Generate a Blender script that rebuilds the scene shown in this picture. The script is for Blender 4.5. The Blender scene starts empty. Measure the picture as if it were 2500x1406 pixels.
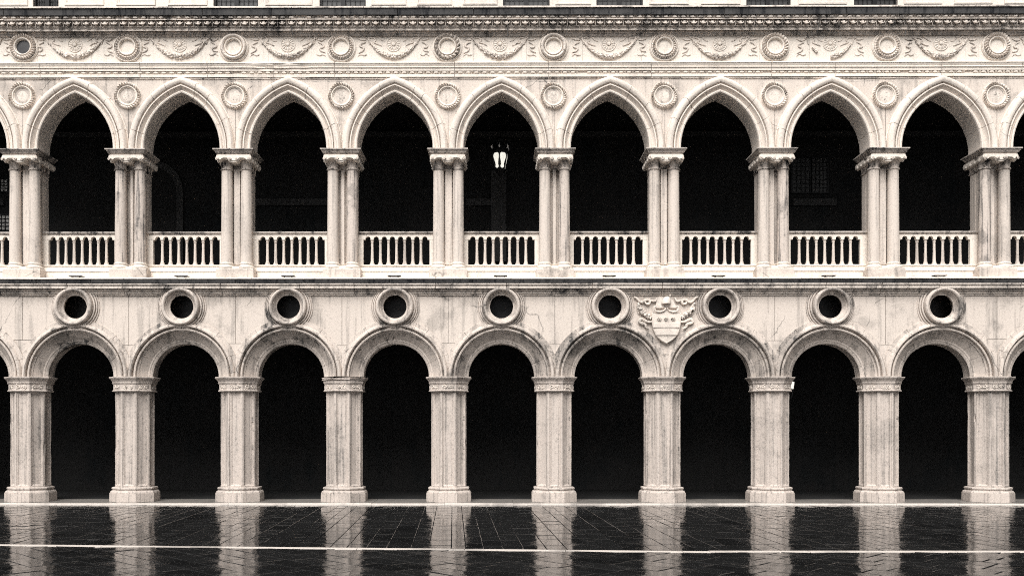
import bpy, bmesh, math, random
import numpy as np
from mathutils import Vector, Matrix

random.seed(7)
rng = np.random.default_rng(7)
scn = bpy.context.scene
COL = scn.collection
PI = math.pi

# ------------------------------------------------------------------ camera, sky, sun, exposure
EYE, DIST, YAW = 2.55, 31.0, 0.0045
FPX = 2296.0
cam = bpy.data.cameras.new("camera")
cam.sensor_width = 36.0
cam.lens = 36.0 * FPX / 2500.0
cam.shift_x = 0.020
cam.shift_y = 0.1348
cam.clip_end = 500.0
cam_ob = bpy.data.objects.new("camera", cam)
COL.objects.link(cam_ob)
cam_ob.location = (0, -DIST, EYE)
cam_ob.rotation_euler = (PI / 2, 0, YAW)
scn.camera = cam_ob

SUN_EL, SUN_AZ = math.radians(50), math.radians(-14)      # azimuth measured from straight behind the camera, negative = from the left
world = bpy.data.worlds.new("World")
scn.world = world
world.use_nodes = True
nt = world.node_tree
nt.nodes.clear()
sky = nt.nodes.new("ShaderNodeTexSky")
sky.sky_type = 'NISHITA'
sky.sun_disc = False
sky.sun_elevation = SUN_EL
sky.sun_rotation = PI + SUN_AZ * -1
sky.dust_density = 0.6
sky.air_density = 0.3
bw = nt.nodes.new("ShaderNodeRGBToBW")
bg = nt.nodes.new("ShaderNodeBackground")
bg.inputs[1].default_value = 0.05
wo = nt.nodes.new("ShaderNodeOutputWorld")
nt.links.new(sky.outputs[0], bw.inputs[0])
nt.links.new(bw.outputs[0], bg.inputs[0])
nt.links.new(bg.outputs[0], wo.inputs[0])

sl = bpy.data.lights.new("sun", 'SUN')
sl.energy = 1.5
sl.angle = math.radians(48)
sl.color = (1.0, 0.975, 0.94)
so = bpy.data.objects.new("sun", sl)
COL.objects.link(so)
so.rotation_euler = Vector((-math.sin(SUN_AZ) * math.cos(SUN_EL), math.cos(SUN_AZ) * math.cos(SUN_EL), -math.sin(SUN_EL))).to_track_quat('-Z', 'Y').to_euler()

scn.view_settings.view_transform = 'Standard'
scn.view_settings.look = 'None'
scn.view_settings.gamma = 1.0
scn.view_settings.use_curve_mapping = False
scn.view_settings.exposure = 1.97
scn.render.engine = 'CYCLES'
scn.cycles.max_bounces = 6
scn.cycles.use_denoising = False
scn.cycles.filter_width = 1.05
scn.cycles.use_adaptive_sampling = True
scn.cycles.adaptive_threshold = 0.03
scn.cycles.adaptive_min_samples = 24


# ------------------------------------------------------------------ measuring: photo position -> point on the plane y = Y
def at(px, py, Y=0.0):
    u, v = (px - 1200.0) / FPX, (1040.0 - py) / FPX
    dx = -math.sin(YAW) + u * math.cos(YAW)
    dy = math.cos(YAW) + u * math.sin(YAW)
    t = (Y + DIST) / dy
    return t * dx, EYE + t * v


def zf(py, Y=0.0):
    return EYE + (1040.0 - py) * (DIST + Y) / FPX


M = DIST / FPX            # metres per photo pixel on the facade plane


# ------------------------------------------------------------------ materials
def nd(t, kind, **kw):
    n = t.nodes.new(kind)
    for k, v in kw.items():
        setattr(n, k, v)
    return n


def mth(t, op, a, b=None, c=None, clamp=False):
    n = t.nodes.new("ShaderNodeMath")
    n.operation = op
    n.use_clamp = clamp
    for i, x in enumerate((a, b, c)):
        if x is None:
            continue
        if isinstance(x, (int, float)):
            n.inputs[i].default_value = x
        else:
            t.links.new(x, n.inputs[i])
    return n.outputs[0]


def remap(t, x, lo, hi, to0=0.0, to1=1.0):
    n = t.nodes.new("ShaderNodeMapRange")
    n.interpolation_type = 'SMOOTHSTEP'
    t.links.new(x, n.inputs[0])
    n.inputs[1].default_value = lo
    n.inputs[2].default_value = hi
    n.inputs[3].default_value = to0
    n.inputs[4].default_value = to1
    return n.outputs[0]


def noise(t, vec, scale, detail=4.0, rough=0.55, stretch=None):
    if stretch:
        mp = nd(t, "ShaderNodeMapping")
        mp.inputs['Scale'].default_value = stretch
        t.links.new(vec, mp.inputs[0])
        vec = mp.outputs[0]
    n = nd(t, "ShaderNodeTexNoise")
    n.inputs['Scale'].default_value = scale
    n.inputs['Detail'].default_value = detail
    n.inputs['Roughness'].default_value = rough
    t.links.new(vec, n.inputs['Vector'])
    return n.outputs['Fac']


def stone(name, base, dirt, stain=0.25, streak=0.2, speck=0.2, vary=0.08, crack=0.0, rough=0.85, bump=0.25, stain_scale=0.5,
          stain_lo=0.5, stain_hi=0.63, speck_scale=34.0, streak_scale=(5.0, 5.0, 0.4), spots=0.0):
    m = bpy.data.materials.new(name)
    m.use_nodes = True
    t = m.node_tree
    bs = t.nodes["Principled BSDF"]
    pos = nd(t, "ShaderNodeNewGeometry").outputs['Position']
    oi = nd(t, "ShaderNodeObjectInfo").outputs['Random']
    n1 = remap(t, noise(t, pos, stain_scale, 7, 0.62), stain_lo, stain_hi)
    n2 = remap(t, noise(t, pos, 1.0, 5, 0.6, streak_scale), 0.5, 0.64)
    n3 = noise(t, pos, speck_scale, 2, 0.7)
    f = mth(t, 'MULTIPLY', n1, -stain)
    f = mth(t, 'MULTIPLY_ADD', n2, -streak, f)
    f = mth(t, 'ADD', f, 1.0)
    if crack:
        wob = nd(t, "ShaderNodeTexNoise")
        wob.inputs['Scale'].default_value = 1.6
        wob.inputs['Detail'].default_value = 5
        t.links.new(pos, wob.inputs['Vector'])
        vm = nd(t, "ShaderNodeVectorMath", operation='MULTIPLY_ADD')
        t.links.new(wob.outputs['Color'], vm.inputs[0])
        vm.inputs[1].default_value = (0.55, 0.55, 0.55)
        t.links.new(pos, vm.inputs[2])
        vo = nd(t, "ShaderNodeTexVoronoi", feature='DISTANCE_TO_EDGE')
        vo.inputs['Scale'].default_value = 0.4
        t.links.new(vm.outputs[0], vo.inputs['Vector'])
        line = remap(t, vo.outputs['Distance'], 0.002, 0.008, 1.0, 0.0)
        msk = remap(t, noise(t, pos, 0.9, 3), 0.52, 0.6)
        f = mth(t, 'MULTIPLY_ADD', mth(t, 'MULTIPLY', line, msk), -crack, f)
    if spots:
        sp = remap(t, noise(t, pos, 6.5, 6, 0.7), 0.58, 0.65)
        f = mth(t, 'MULTIPLY_ADD', sp, -spots, f)
    pit = remap(t, noise(t, pos, 17.0, 4, 0.75), 0.54, 0.62)
    f = mth(t, 'MULTIPLY_ADD', pit, -speck * 1.3, f)
    f = mth(t, 'MULTIPLY_ADD', mth(t, 'SUBTRACT', n3, 0.47), speck * 3.0, f)
    f = mth(t, 'MULTIPLY_ADD', mth(t, 'SUBTRACT', oi, 0.5), vary, f, clamp=True)
    mx = nd(t, "ShaderNodeMix", data_type='RGBA')
    t.links.new(f, mx.inputs[0])
    mx.inputs[6].default_value = (*dirt, 1)
    mx.inputs[7].default_value = (*base, 1)
    t.links.new(mx.outputs[2], bs.inputs['Base Color'])
    bs.inputs['Roughness'].default_value = rough
    bs.inputs['Specular IOR Level'].default_value = 0.25
    if bump:
        h = mth(t, 'MULTIPLY_ADD', n3, 0.4, noise(t, pos, 9.0, 6, 0.65))
        bp = nd(t, "ShaderNodeBump")
        bp.inputs['Strength'].default_value = bump
        bp.inputs['Distance'].default_value = 0.02
        t.links.new(h, bp.inputs['Height'])
        t.links.new(bp.outputs[0], bs.inputs['Normal'])
    return m


def plain(name, col, rough=0.6, metal=0.0, emit=0.0, spec=0.5):
    m = bpy.data.materials.new(name)
    m.use_nodes = True
    t = m.node_tree
    bs = t.nodes["Principled BSDF"]
    pos = nd(t, "ShaderNodeNewGeometry").outputs['Position']
    n = remap(t, noise(t, pos, 7.0, 4), 0.3, 0.7, 0.75, 1.1)
    mx = nd(t, "ShaderNodeMix", data_type='RGBA', blend_type='MULTIPLY')
    mx.inputs[0].default_value = 1.0
    mx.inputs[6].default_value = (*col, 1)
    t.links.new(n, mx.inputs[7])
    t.links.new(mx.outputs[2], bs.inputs['Base Color'])
    bs.inputs['Roughness'].default_value = rough
    bs.inputs['Specular IOR Level'].default_value = spec
    bs.inputs['Metallic'].default_value = metal
    if emit:
        bs.inputs['Emission Color'].default_value = (1.0, 0.97, 0.86, 1)
        bs.inputs['Emission Strength'].default_value = emit
    return m


PALE, GREY = (0.66, 0.585, 0.525), (0.10, 0.095, 0.09)
M_wall = stone("wall_stone", (0.60, 0.53, 0.475), (0.13, 0.12, 0.11), stain=0.36, streak=0.34, speck=0.26, crack=0.6, stain_scale=0.7, bump=0.2)
M_frieze = stone("frieze_stone", (0.74, 0.67, 0.60), GREY, stain=0.12, streak=0.12, speck=0.2, bump=0.2)
M_arch = stone("arch_stone", (0.71, 0.635, 0.57), GREY, stain=0.16, streak=0.10, speck=0.2, crack=0.4, bump=0.2, spots=0.15)
M_lowarch = stone("round_arch_stone", (0.57, 0.503, 0.452), (0.05, 0.049, 0.048), stain=0.55, streak=0.4, speck=0.3, crack=0.5, bump=0.3, spots=0.3)
M_shaft = stone("shaft_marble", (0.60, 0.53, 0.475), (0.14, 0.13, 0.122), stain=0.22, streak=0.36, speck=0.28, vary=0.16, streak_scale=(9, 9, 0.35), bump=0.15)
M_pier = stone("pier_stone", (0.53, 0.465, 0.42), (0.10, 0.095, 0.09), stain=0.26, streak=0.42, speck=0.32, vary=0.1, streak_scale=(11, 11, 0.25), bump=0.35, spots=0.25)
M_carve = stone("carved_stone", (0.70, 0.625, 0.56), (0.03, 0.03, 0.03), stain=0.3, streak=0.2, speck=0.45, vary=0.2, bump=0.5, spots=0.6)
M_crust = stone("black_crust_stone", (0.075, 0.073, 0.073), (0.012, 0.013, 0.016), stain=0.55, streak=0.6, speck=0.4, vary=0.25, bump=0.5, stain_scale=1.1,
                stain_lo=0.42, stain_hi=0.65, streak_scale=(6, 6, 0.6))
M_mould = stone("weathered_moulding_stone", (0.62, 0.555, 0.50), (0.04, 0.04, 0.042), stain=0.5, streak=0.4, speck=0.35, vary=0.22, bump=0.4, stain_scale=0.9, spots=0.45)
M_abacus = stone("grimy_abacus_stone", (0.48, 0.43, 0.39), (0.03, 0.03, 0.032), stain=0.5, streak=0.5, speck=0.45, vary=0.3, bump=0.4, stain_scale=1.2, spots=0.4)
M_capital = stone("grimy_capital_stone", (0.58, 0.515, 0.465), (0.012, 0.012, 0.014), stain=0.55, streak=0.6, speck=0.35, vary=0.2, bump=0.4, stain_scale=2.6, stain_lo=0.46, stain_hi=0.62, spots=0.3, streak_scale=(7, 7, 1.2))
M_disc = plain("dark_porphyry", (0.026, 0.025, 0.028), 0.5)
M_dark = stone("shade_toned_interior", (0.014, 0.0135, 0.0135), (0.004, 0.006, 0.007), stain=0.5, streak=0.4, speck=0.3, bump=0.2)  # gallery shade put into a near-black base colour
M_dim = stone("dim_interior_stone", (0.045, 0.044, 0.044), (0.012, 0.012, 0.012), stain=0.4, streak=0.3, speck=0.5, bump=0.2)  # dimness of the galleries put into the stone colour as well
M_mortar = plain("mortar", (0.05, 0.047, 0.045), 0.9)
M_iron = plain("black_iron", (0.012, 0.012, 0.013), 0.45, 0.6)
M_glow = plain("lit_glass", (0.8, 0.78, 0.7), 0.4, 0.0, 0.20)
M_lead = plain("leaded_glass", (0.02, 0.02, 0.021), 0.45)
M_grey = plain("grey_metal", (0.6, 0.58, 0.56), 0.4, 0.0)
M_step = stone("step_stone", (0.2, 0.185, 0.17), (0.06, 0.058, 0.056), stain=0.35, streak=0.1, speck=0.3, vary=0.15, rough=0.35)
M_strip = stone("white_strip_stone", (0.66, 0.60, 0.55), (0.12, 0.115, 0.11), stain=0.5, streak=0.05, speck=0.15, rough=0.4, bump=0.1)


def wet(name, base, r0, r1, bstr):
    m = bpy.data.materials.new(name)
    m.use_nodes = True
    t = m.node_tree
    bs = t.nodes["Principled BSDF"]
    pos = nd(t, "ShaderNodeNewGeometry").outputs['Position']
    oi = nd(t, "ShaderNodeObjectInfo").outputs['Random']
    n1 = noise(t, pos, 1.4, 5)
    n2 = noise(t, pos, 14, 4)
    v = mth(t, 'MULTIPLY_ADD', n1, 0.9, mth(t, 'MULTIPLY', oi, 0.7))
    v = mth(t, 'MULTIPLY_ADD', mth(t, 'SUBTRACT', noise(t, pos, 40, 2), 0.5), 0.9, v)
    mx = nd(t, "ShaderNodeMix", data_type='RGBA', clamp_factor=True)
    t.links.new(v, mx.inputs[0])
    mx.inputs[6].default_value = (base * 0.35, base * 0.36, base * 0.38, 1)
    mx.inputs[7].default_value = (base * 1.5, base * 1.5, base * 1.52, 1)
    t.links.new(mx.outputs[2], bs.inputs['Base Color'])
    rr = remap(t, noise(t, pos, 2.1, 6, 0.7), 0.42, 0.68, r0, r1)
    t.links.new(rr, bs.inputs['Roughness'])
    bs.inputs['IOR'].default_value = 1.45
    h = mth(t, 'MULTIPLY_ADD', n2, 0.12, noise(t, pos, 3.2, 3, 0.5))
    bp = nd(t, "ShaderNodeBump")
    bp.inputs['Strength'].default_value = bstr
    bp.inputs['Distance'].default_value = 0.01
    t.links.new(h, bp.inputs['Height'])
    t.links.new(bp.outputs[0], bs.inputs['Normal'])
    return m


M_wet = wet("wet_paving_stone", 0.014, 0.05, 0.26, 0.34)
M_joint = plain("paving_joint", (0.022, 0.022, 0.023), 0.9, spec=0.0)


# ------------------------------------------------------------------ mesh helpers
class MB:
    def __init__(s):
        s.v, s.f, s.n = [], [], 0

    def add(s, pts, faces):
        s.v.extend(map(tuple, pts))
        s.f.extend([tuple(i + s.n for i in f) for f in faces])
        s.n += len(pts)

    def grid(s, P, cu=False, cv=False):
        P = np.asarray(P, float)
        a, b = P.shape[:2]
        F = []
        for i in range(a if cu else a - 1):
            i2 = (i + 1) % a
            for j in range(b if cv else b - 1):
                j2 = (j + 1) % b
                F.append((i * b + j, i * b + j2, i2 * b + j2, i2 * b + j))
        s.add(P.reshape(-1, 3), F)

    def box(s, x0, x1, y0, y1, z0, z1):
        s.add([(x0, y0, z0), (x1, y0, z0), (x1, y1, z0), (x0, y1, z0), (x0, y0, z1), (x1, y0, z1), (x1, y1, z1), (x0, y1, z1)],
              [(0, 1, 5, 4), (1, 2, 6, 5), (2, 3, 7, 6), (3, 0, 4, 7), (4, 5, 6, 7), (3, 2, 1, 0)])

    def lathe_z(s, prof, cx=0, cy=0, n=20):                       # prof: (r, z)
        a = np.linspace(0, 2 * PI, n, endpoint=False)
        s.grid([[(cx + r * math.cos(t), cy + r * math.sin(t), z) for t in a] for r, z in prof], cv=True)

    def lathe_y(s, prof, cx=0, cz=0, n=40, fn=None):              # prof: (r, y)
        a = np.linspace(0, 2 * PI, n, endpoint=False)
        rows = []
        for k, (r, y) in enumerate(prof):
            row = []
            for t in a:
                rr, yy = (r, y) if fn is None else fn(k, r, y, t)
                row.append((cx + rr * math.cos(t), yy, cz + rr * math.sin(t)))
            rows.append(row)
        s.grid(rows, cv=True)

    def tube(s, pts, rad, n=6, flat=1.0, up=(0, 1, 0), lump=None):  # closed-end sweep; rad scalar or list; flat scales along up
        pts = np.asarray(pts, float)
        k = len(pts)
        rad = np.full(k, rad) if np.isscalar(rad) else np.asarray(rad, float)
        tan = np.gradient(pts, axis=0)
        up = np.array(up, float)
        rows = [[pts[0]] * n]
        for i in range(k):
            t = tan[i] / (np.linalg.norm(tan[i]) + 1e-9)
            a = np.cross(t, up)
            a /= np.linalg.norm(a) + 1e-9
            b = np.cross(a, t)
            row = []
            for j in range(n):
                w = 2 * PI * j / n
                r = rad[i] * (1 if lump is None else lump(i, w))
                row.append(pts[i] + a * math.cos(w) * r + b * math.sin(w) * r * flat)
            rows.append(row)
        rows.append([pts[-1]] * n)
        s.grid(rows, cv=True)

    def poly(s, outer, holes=(), y0=0.0, y1=0.06, sides=True):    # flat panel facing -y, outline in (x, z), with thickness
        bm = bmesh.new()
        es = []
        for loop in [outer, *holes]:
            vs = [bm.verts.new((x, y0, z)) for x, z in loop]
            es += [bm.edges.new((vs[i], vs[(i + 1) % len(vs)])) for i in range(len(vs))]
        bmesh.ops.triangle_fill(bm, use_beauty=True, edges=es)
        bm.verts.index_update()
        s.add([v.co[:] for v in bm.verts], [[v.index for v in f.verts] for f in bm.faces])
        bm.free()
        if sides:
            for loop in [outer, *holes]:
                s.grid([[(x, y0, z) for x, z in loop], [(x, y1, z) for x, z in loop]], cv=True)

    def mesh(s, name, mat, smooth=True, ang=38):
        me = bpy.data.meshes.new(name)
        me.from_pydata(s.v, [], s.f)
        if isinstance(mat, (list, tuple)):
            for m in mat:
                me.materials.append(m)
        else:
            me.materials.append(mat)
        me.validate()
        if smooth:
            me.polygons.foreach_set("use_smooth", [True] * len(me.polygons))
            me.set_sharp_from_angle(angle=math.radians(ang))
        return me

    def obj(s, name, mat, parent=None, smooth=True, ang=38):
        return link(name, s.mesh(name, mat, smooth, ang), parent)


def link(name, me, parent=None, loc=None, rot=None):
    o = bpy.data.objects.new(name, me)
    COL.objects.link(o)
    if parent is not None:
        o.parent = parent
    if loc is not None:
        o.location = loc
    if rot is not None:
        o.rotation_euler = rot
    return o


def empty(name, loc=(0, 0, 0), parent=None):
    return link(name, None, parent, loc)


def tag(o, label=None, cat=None, group=None, kind=None):
    for k, v in (("label", label), ("category", cat), ("group", group), ("kind", kind or ("thing" if cat else None))):
        if v:
            o[k] = v
    return o


def icos(sub, r=1.0):
    bm = bmesh.new()
    bmesh.ops.create_icosphere(bm, subdivisions=sub, radius=r)
    bm.verts.index_update()
    out = np.array([v.co[:] for v in bm.verts]), [[v.index for v in f.verts] for f in bm.faces]
    bm.free()
    return out


ICO1, ICO2 = icos(1), icos(2)


# ------------------------------------------------------------------ measured bays
UA = [-82, 179, 439, 702, 961, 1221, 1487, 1756, 2024, 2296, 2570]
LA = [-74, 186, 444, 706, 966, 1227, 1489, 1758, 2027, 2298, 2569]
XA = [(at(u, 300, -0.15)[0] + at(l, 850, 0)[0]) / 2 for u, l in zip(UA, LA)]
CP = [60, 317, 576, 837, 1094, 1351, 1620, 1886, 2156, 2425]
PP = [76, 330, 588, 841, 1097, 1353, 1621, 1886, 2153, 2424]
XJ = [(at(c, 500, 0.16)[0] + at(p, 1050, 0.5)[0] + (XA[i] + XA[i + 1])) / 4 for i, (c, p) in enumerate(zip(CP, PP))]
XL, XR = 2 * XA[0] - XJ[0], 2 * XA[10] - XJ[9]          # ends of the modelled stretch
EDGE = [XL] + XJ + [XR]                                  # bay i lies between EDGE[i] and EDGE[i+1]
Z_SPR_U, Z_SPR_L = zf(361, 0), zf(918.5, 0)
Z_FLOOR_U = zf(655, 0.5)

palace = tag(empty("palace"), "pale weathered stone palace facade with a pointed arcade above a round arcade", "building")


# ------------------------------------------------------------------ pavement
def pix(x, y):
    dx, dy = x, y + DIST
    u = (dx * math.cos(YAW) + dy * math.sin(YAW)) / (dy * math.cos(YAW) - dx * math.sin(YAW))
    return 1200 + FPX * u, 1040 + FPX * EYE / dy


ground = MB()
ground.add([(-150, -150, -0.03), (150, -150, -0.03), (150, -0.62, -0.03), (-150, -0.62, -0.03)], [(0, 1, 2, 3)])
pav = tag(ground.obj("pavement", M_joint, None, False), "dark wet stone pavement mirroring the pale piers", None, None, "structure")


def strip_y(x):                                          # rear edge of the white strip
    xb = 4.35
    ya = -10.75 + (x + 10.6) * (-1.05) / 14.95
    return ya if x < xb else -11.72 + (x - xb) * 0.004


STRIP_W = 0.20
slabs = []                                               # (area in the photo, corner points)


def clip_keep(c, front):
    return c


def add_slab(cx, cy, w, l, ang):
    ca, sa = math.cos(ang), math.sin(ang)
    g = 0.008
    pts = [(cx + ca * u - sa * v, cy + sa * u + ca * v) for u, v in ((-w / 2 + g, -l / 2 + g * 1.7), (w / 2 - g, -l / 2 + g * 1.7), (w / 2 - g, l / 2 - g * 1.7), (-w / 2 + g, l / 2 - g * 1.7))]
    return pts


def clip_poly(p, inside, cross):
    out = []
    for i in range(len(p)):
        a, b = p[i], p[(i + 1) % len(p)]
        ia, ib = inside(a), inside(b)
        if ia:
            out.append(a)
        if ia != ib:
            out.append(cross(a, b))
    return out


def bisect(fn):
    def cross(a, b):
        lo, hi = 0.0, 1.0
        fa = fn(a)
        for _ in range(14):
            m_ = (lo + hi) / 2
            if fn((a[0] + (b[0] - a[0]) * m_, a[1] + (b[1] - a[1]) * m_)) == fa:
                lo = m_
            else:
                hi = m_
        return (a[0] + (b[0] - a[0]) * lo, a[1] + (b[1] - a[1]) * lo)
    return cross


behind = lambda p: p[1] > strip_y(p[0]) + 0.012
ahead = lambda p: p[1] < strip_y(p[0]) - STRIP_W - 0.012
offstep = lambda p: p[1] < -0.64
R = random.Random(3)
A0 = math.radians(2.6)
# the long lanes that run towards the facade
lane = -25.0
while lane < 25.0:
    w = R.choice((0.30, 0.36, 0.42, 0.48, 0.52))
    y = -13.5 - R.random() * 1.2
    while y < 0.6:
        l = R.uniform(0.6, 1.35)
        u, v = lane + w / 2, y + l / 2
        p = add_slab(u * math.cos(A0) - v * math.sin(A0), u * math.sin(A0) + v * math.cos(A0), w, l, A0)
        p = clip_poly(p, behind, bisect(behind))
        if len(p) > 2:
            p = clip_poly(p, offstep, bisect(offstep))
        if len(p) > 2:
            slabs.append(p)
        y += l
    lane += w
# the slanting slabs nearer than the white strip
A1 = math.radians(45)
for r_ in range(-34, 40):
    s0 = R.random()
    for c_ in range(-26, 26):
        w, l = 0.48, 1.05
        u, v = r_ * w, (c_ + s0) * l
        cx, cy = u * math.cos(A1) - v * math.sin(A1), -16 + u * math.sin(A1) + v * math.cos(A1)
        if not (-19 < cx < 19 and -21 < cy < -10):
            continue
        p = clip_poly(add_slab(cx, cy, w, l, A1), ahead, bisect(ahead))
        if len(p) > 2:
            slabs.append(p)


def shown(p):
    q = [pix(*a) for a in p]
    cx, cy = sum(a[0] for a in q) / len(q), sum(a[1] for a in q) / len(q)
    ar = abs(sum(q[i][0] * q[(i + 1) % len(q)][1] - q[(i + 1) % len(q)][0] * q[i][1] for i in range(len(q)))) / 2
    return ar if (-10 < cx < 2510 and cy < 1415) else -1.0 / (1 + ar)


slabs.sort(key=shown, reverse=True)


def slab_mb(mb, p):
    c = (sum(a[0] for a in p) / len(p), sum(a[1] for a in p) / len(p))
    tx, ty, dz = R.gauss(0, 0.0075), R.gauss(0, 0.005), R.gauss(0, 0.0012)
    n = len(p)
    top, rim, low = [], [], []
    for (x, y) in p:
        z = dz + (x - c[0]) * tx + (y - c[1]) * ty
        k = 1 - 0.012 / (math.hypot(x - c[0], y - c[1]) + 0.03)
        top.append((c[0] + (x - c[0]) * k, c[1] + (y - c[1]) * k, z))
        rim.append((x, y, z - 0.005))
        low.append((x, y, -0.03))
    F = [tuple(range(n))]
    for i in range(n):
        j = (i + 1) % n
        F += [(i, n + i, n + j, j), (n + i, 2 * n + i, 2 * n + j, n + j)]
    mb.add(top + rim + low, F)


for p in slabs[:300]:
    mb = MB()
    slab_mb(mb, p)
    mb.obj("paving_slab", M_wet, pav, False)
mb = MB()
for p in slabs[300:]:
    slab_mb(mb, p)
tag(mb.obj("paving_slab_field", M_wet, pav, False), kind="stuff")
# wet ground beyond the laid slabs
mb = MB()
for x0, x1, y0, y1 in ((-150, -19.5, -150, -0.7), (19.5, 150, -150, -0.7), (-19.5, 19.5, -150, -21.6)):
    mb.add([(x0, y0, -0.012), (x1, y0, -0.012), (x1, y1, -0.012), (x0, y1, -0.012)], [(0, 1, 2, 3)])
tag(mb.obj("outer_paving", M_wet, pav, False), kind="stuff")

strip = tag(empty("white_paving_strip"), "thin white stone strip crossing the dark wet pavement", None, None, "structure")
xs = -13.0
while xs < 16:
    l = R.uniform(1.6, 3.2)
    x1 = min(xs + l, 16.2)
    if xs < 4.35 < x1:
        x1 = 4.35
    mb = MB()
    e = 0.006
    a, b = xs + e, x1 - e
    ya, yb = strip_y(a + 1e-4), strip_y(b - 1e-4)
    h = 0.006 + R.uniform(-.001, .001)
    mb.add([(a, ya - STRIP_W, h), (b, yb - STRIP_W, h), (b, yb, h), (a, ya, h), (a, ya - STRIP_W - .004, -.03), (b, yb - STRIP_W - .004, -.03), (b, yb + .004, -.03), (a, ya + .004, -.03)],
           [(0, 1, 2, 3), (0, 4, 5, 1), (1, 5, 6, 2), (2, 6, 7, 3), (3, 7, 4, 0)])
    mb.obj("strip_stone", M_strip, strip, False)
    xs = x1

step = tag(empty("step"), "low pale stone step running under the piers", None, None, "structure")
xs = XL - 0.5
while xs < XR + 0.5:
    l = R.uniform(1.5, 3.4)
    mb = MB()
    dy, dz = R.uniform(-.012, .012), R.uniform(-.004, .004)
    x0, x1 = xs + .004, xs + l - .004
    nose = [(-0.53 + dy, -0.03), (-0.53 + dy, 0.032), (-0.525 + dy, 0.041 + dz), (-0.51 + dy, 0.047 + dz), (-0.40, 0.048 + dz), (-0.40, -0.03)]
    mb.grid([[(x0, y, z) for y, z in nose], [(x1, y, z) for y, z in nose]])
    for x in (x0, x1):
        mb.add([(x, y, z) for y, z in nose], [tuple(range(len(nose)))])
    mb.obj("step_edge_stone", M_strip, step, False)
    mb = MB()
    mb.box(x0, x1, -0.394, 1.35, -0.03, 0.047 + dz)
    mb.obj("step_stone", M_step, step, False)
    xs += l

# ------------------------------------------------------------------ inside of both galleries
Z_CEIL_L, Z_CEIL_U = zf(735), zf(200)
inner = MB()
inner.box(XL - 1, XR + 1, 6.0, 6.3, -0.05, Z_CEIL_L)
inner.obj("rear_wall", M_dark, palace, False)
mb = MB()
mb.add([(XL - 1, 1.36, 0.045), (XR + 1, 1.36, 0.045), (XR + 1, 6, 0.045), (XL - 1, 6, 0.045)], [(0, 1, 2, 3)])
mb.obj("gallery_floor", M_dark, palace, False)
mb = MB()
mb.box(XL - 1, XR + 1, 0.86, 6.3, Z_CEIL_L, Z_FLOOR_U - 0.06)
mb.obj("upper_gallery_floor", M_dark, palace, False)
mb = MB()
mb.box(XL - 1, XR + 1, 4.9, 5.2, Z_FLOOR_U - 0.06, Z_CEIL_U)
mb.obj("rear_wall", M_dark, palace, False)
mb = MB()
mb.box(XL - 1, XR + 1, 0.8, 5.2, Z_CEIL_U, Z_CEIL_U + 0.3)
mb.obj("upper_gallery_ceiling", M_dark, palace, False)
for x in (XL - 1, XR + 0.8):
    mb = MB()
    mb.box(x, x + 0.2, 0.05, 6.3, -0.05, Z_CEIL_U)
    mb.obj("end_light_blocker", M_dark, palace, False)  # unseen wall added at the gallery end to keep stray light out


def rear(px0, px1, py0, py1, Y, name, mat, d=0.08):
    x0, z1 = at(px0, py0, Y)
    x1, z0 = at(px1, py1, Y)
    b_ = MB()
    b_.box(x0, x1, Y - d, Y, z0, z1)
    return b_.obj(name, mat, palace, False)


YB = 4.9
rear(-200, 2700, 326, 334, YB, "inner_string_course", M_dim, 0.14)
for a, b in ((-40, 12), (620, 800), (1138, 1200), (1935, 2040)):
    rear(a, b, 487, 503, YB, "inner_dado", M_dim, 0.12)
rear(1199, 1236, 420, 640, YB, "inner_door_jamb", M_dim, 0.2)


def arch_band(cx, cz, Y, r0, r1, name):
    b_ = MB()
    a = np.linspace(0, PI, 17)
    b_.grid([[(cx + r * math.cos(t), y, cz + r * math.sin(t)) for t in a] for r, y in ((r0, Y), (r0, Y - .1), (r1, Y - .1), (r1, Y))])
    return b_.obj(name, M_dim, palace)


xd, zd = at(372, 470, YB)
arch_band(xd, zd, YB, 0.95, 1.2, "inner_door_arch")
for s in (-1, 1):
    mb = MB()
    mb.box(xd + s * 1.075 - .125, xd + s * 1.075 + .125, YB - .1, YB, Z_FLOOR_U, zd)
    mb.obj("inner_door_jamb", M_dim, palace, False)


def lattice_window(px0, px1, py0, py1, Y, nx, nz, bright):
    x0, z1 = at(px0, py0, Y)
    x1, z0 = at(px1, py1, Y)
    w = MB()
    w.box(x0 - .06, x0, Y - .08, Y - .002, z0 - .06, z1 + .06)
    w.box(x1, x1 + .06, Y - .08, Y - .002, z0 - .06, z1 + .06)
    w.box(x0, x1, Y - .08, Y - .002, z1, z1 + .06)
    w.box(x0, x1, Y - .08, Y - .002, z0 - .06, z0)
    for i in range(1, nx):
        x = x0 + (x1 - x0) * i / nx
        w.box(x - .012, x + .012, Y - .07, Y - .045, z0, z1)
    for i in range(1, nz):
        z = z0 + (z1 - z0) * i / nz
        w.box(x0, x1, Y - .066, Y - .048, z - .012, z + .012)
    fr = w.obj("window", M_iron, palace, False)
    g = MB()
    g.box(x0, x1, Y - .03, Y - .003, z0, z1)
    g.obj("pane", bright, fr, False)


M_dimglass = plain("dim_window_glass", (0.03, 0.03, 0.03), 0.4)
lattice_window(1934, 1976, 388, 470, YB, 4, 8, M_dimglass)
lattice_window(1982, 2018, 388, 470, YB, 4, 8, M_dimglass)
lattice_window(-14, 20, 440, 468, YB, 4, 4, M_grey)
lattice_window(-14, 24, 526, 562, YB, 4, 4, M_grey)


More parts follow.
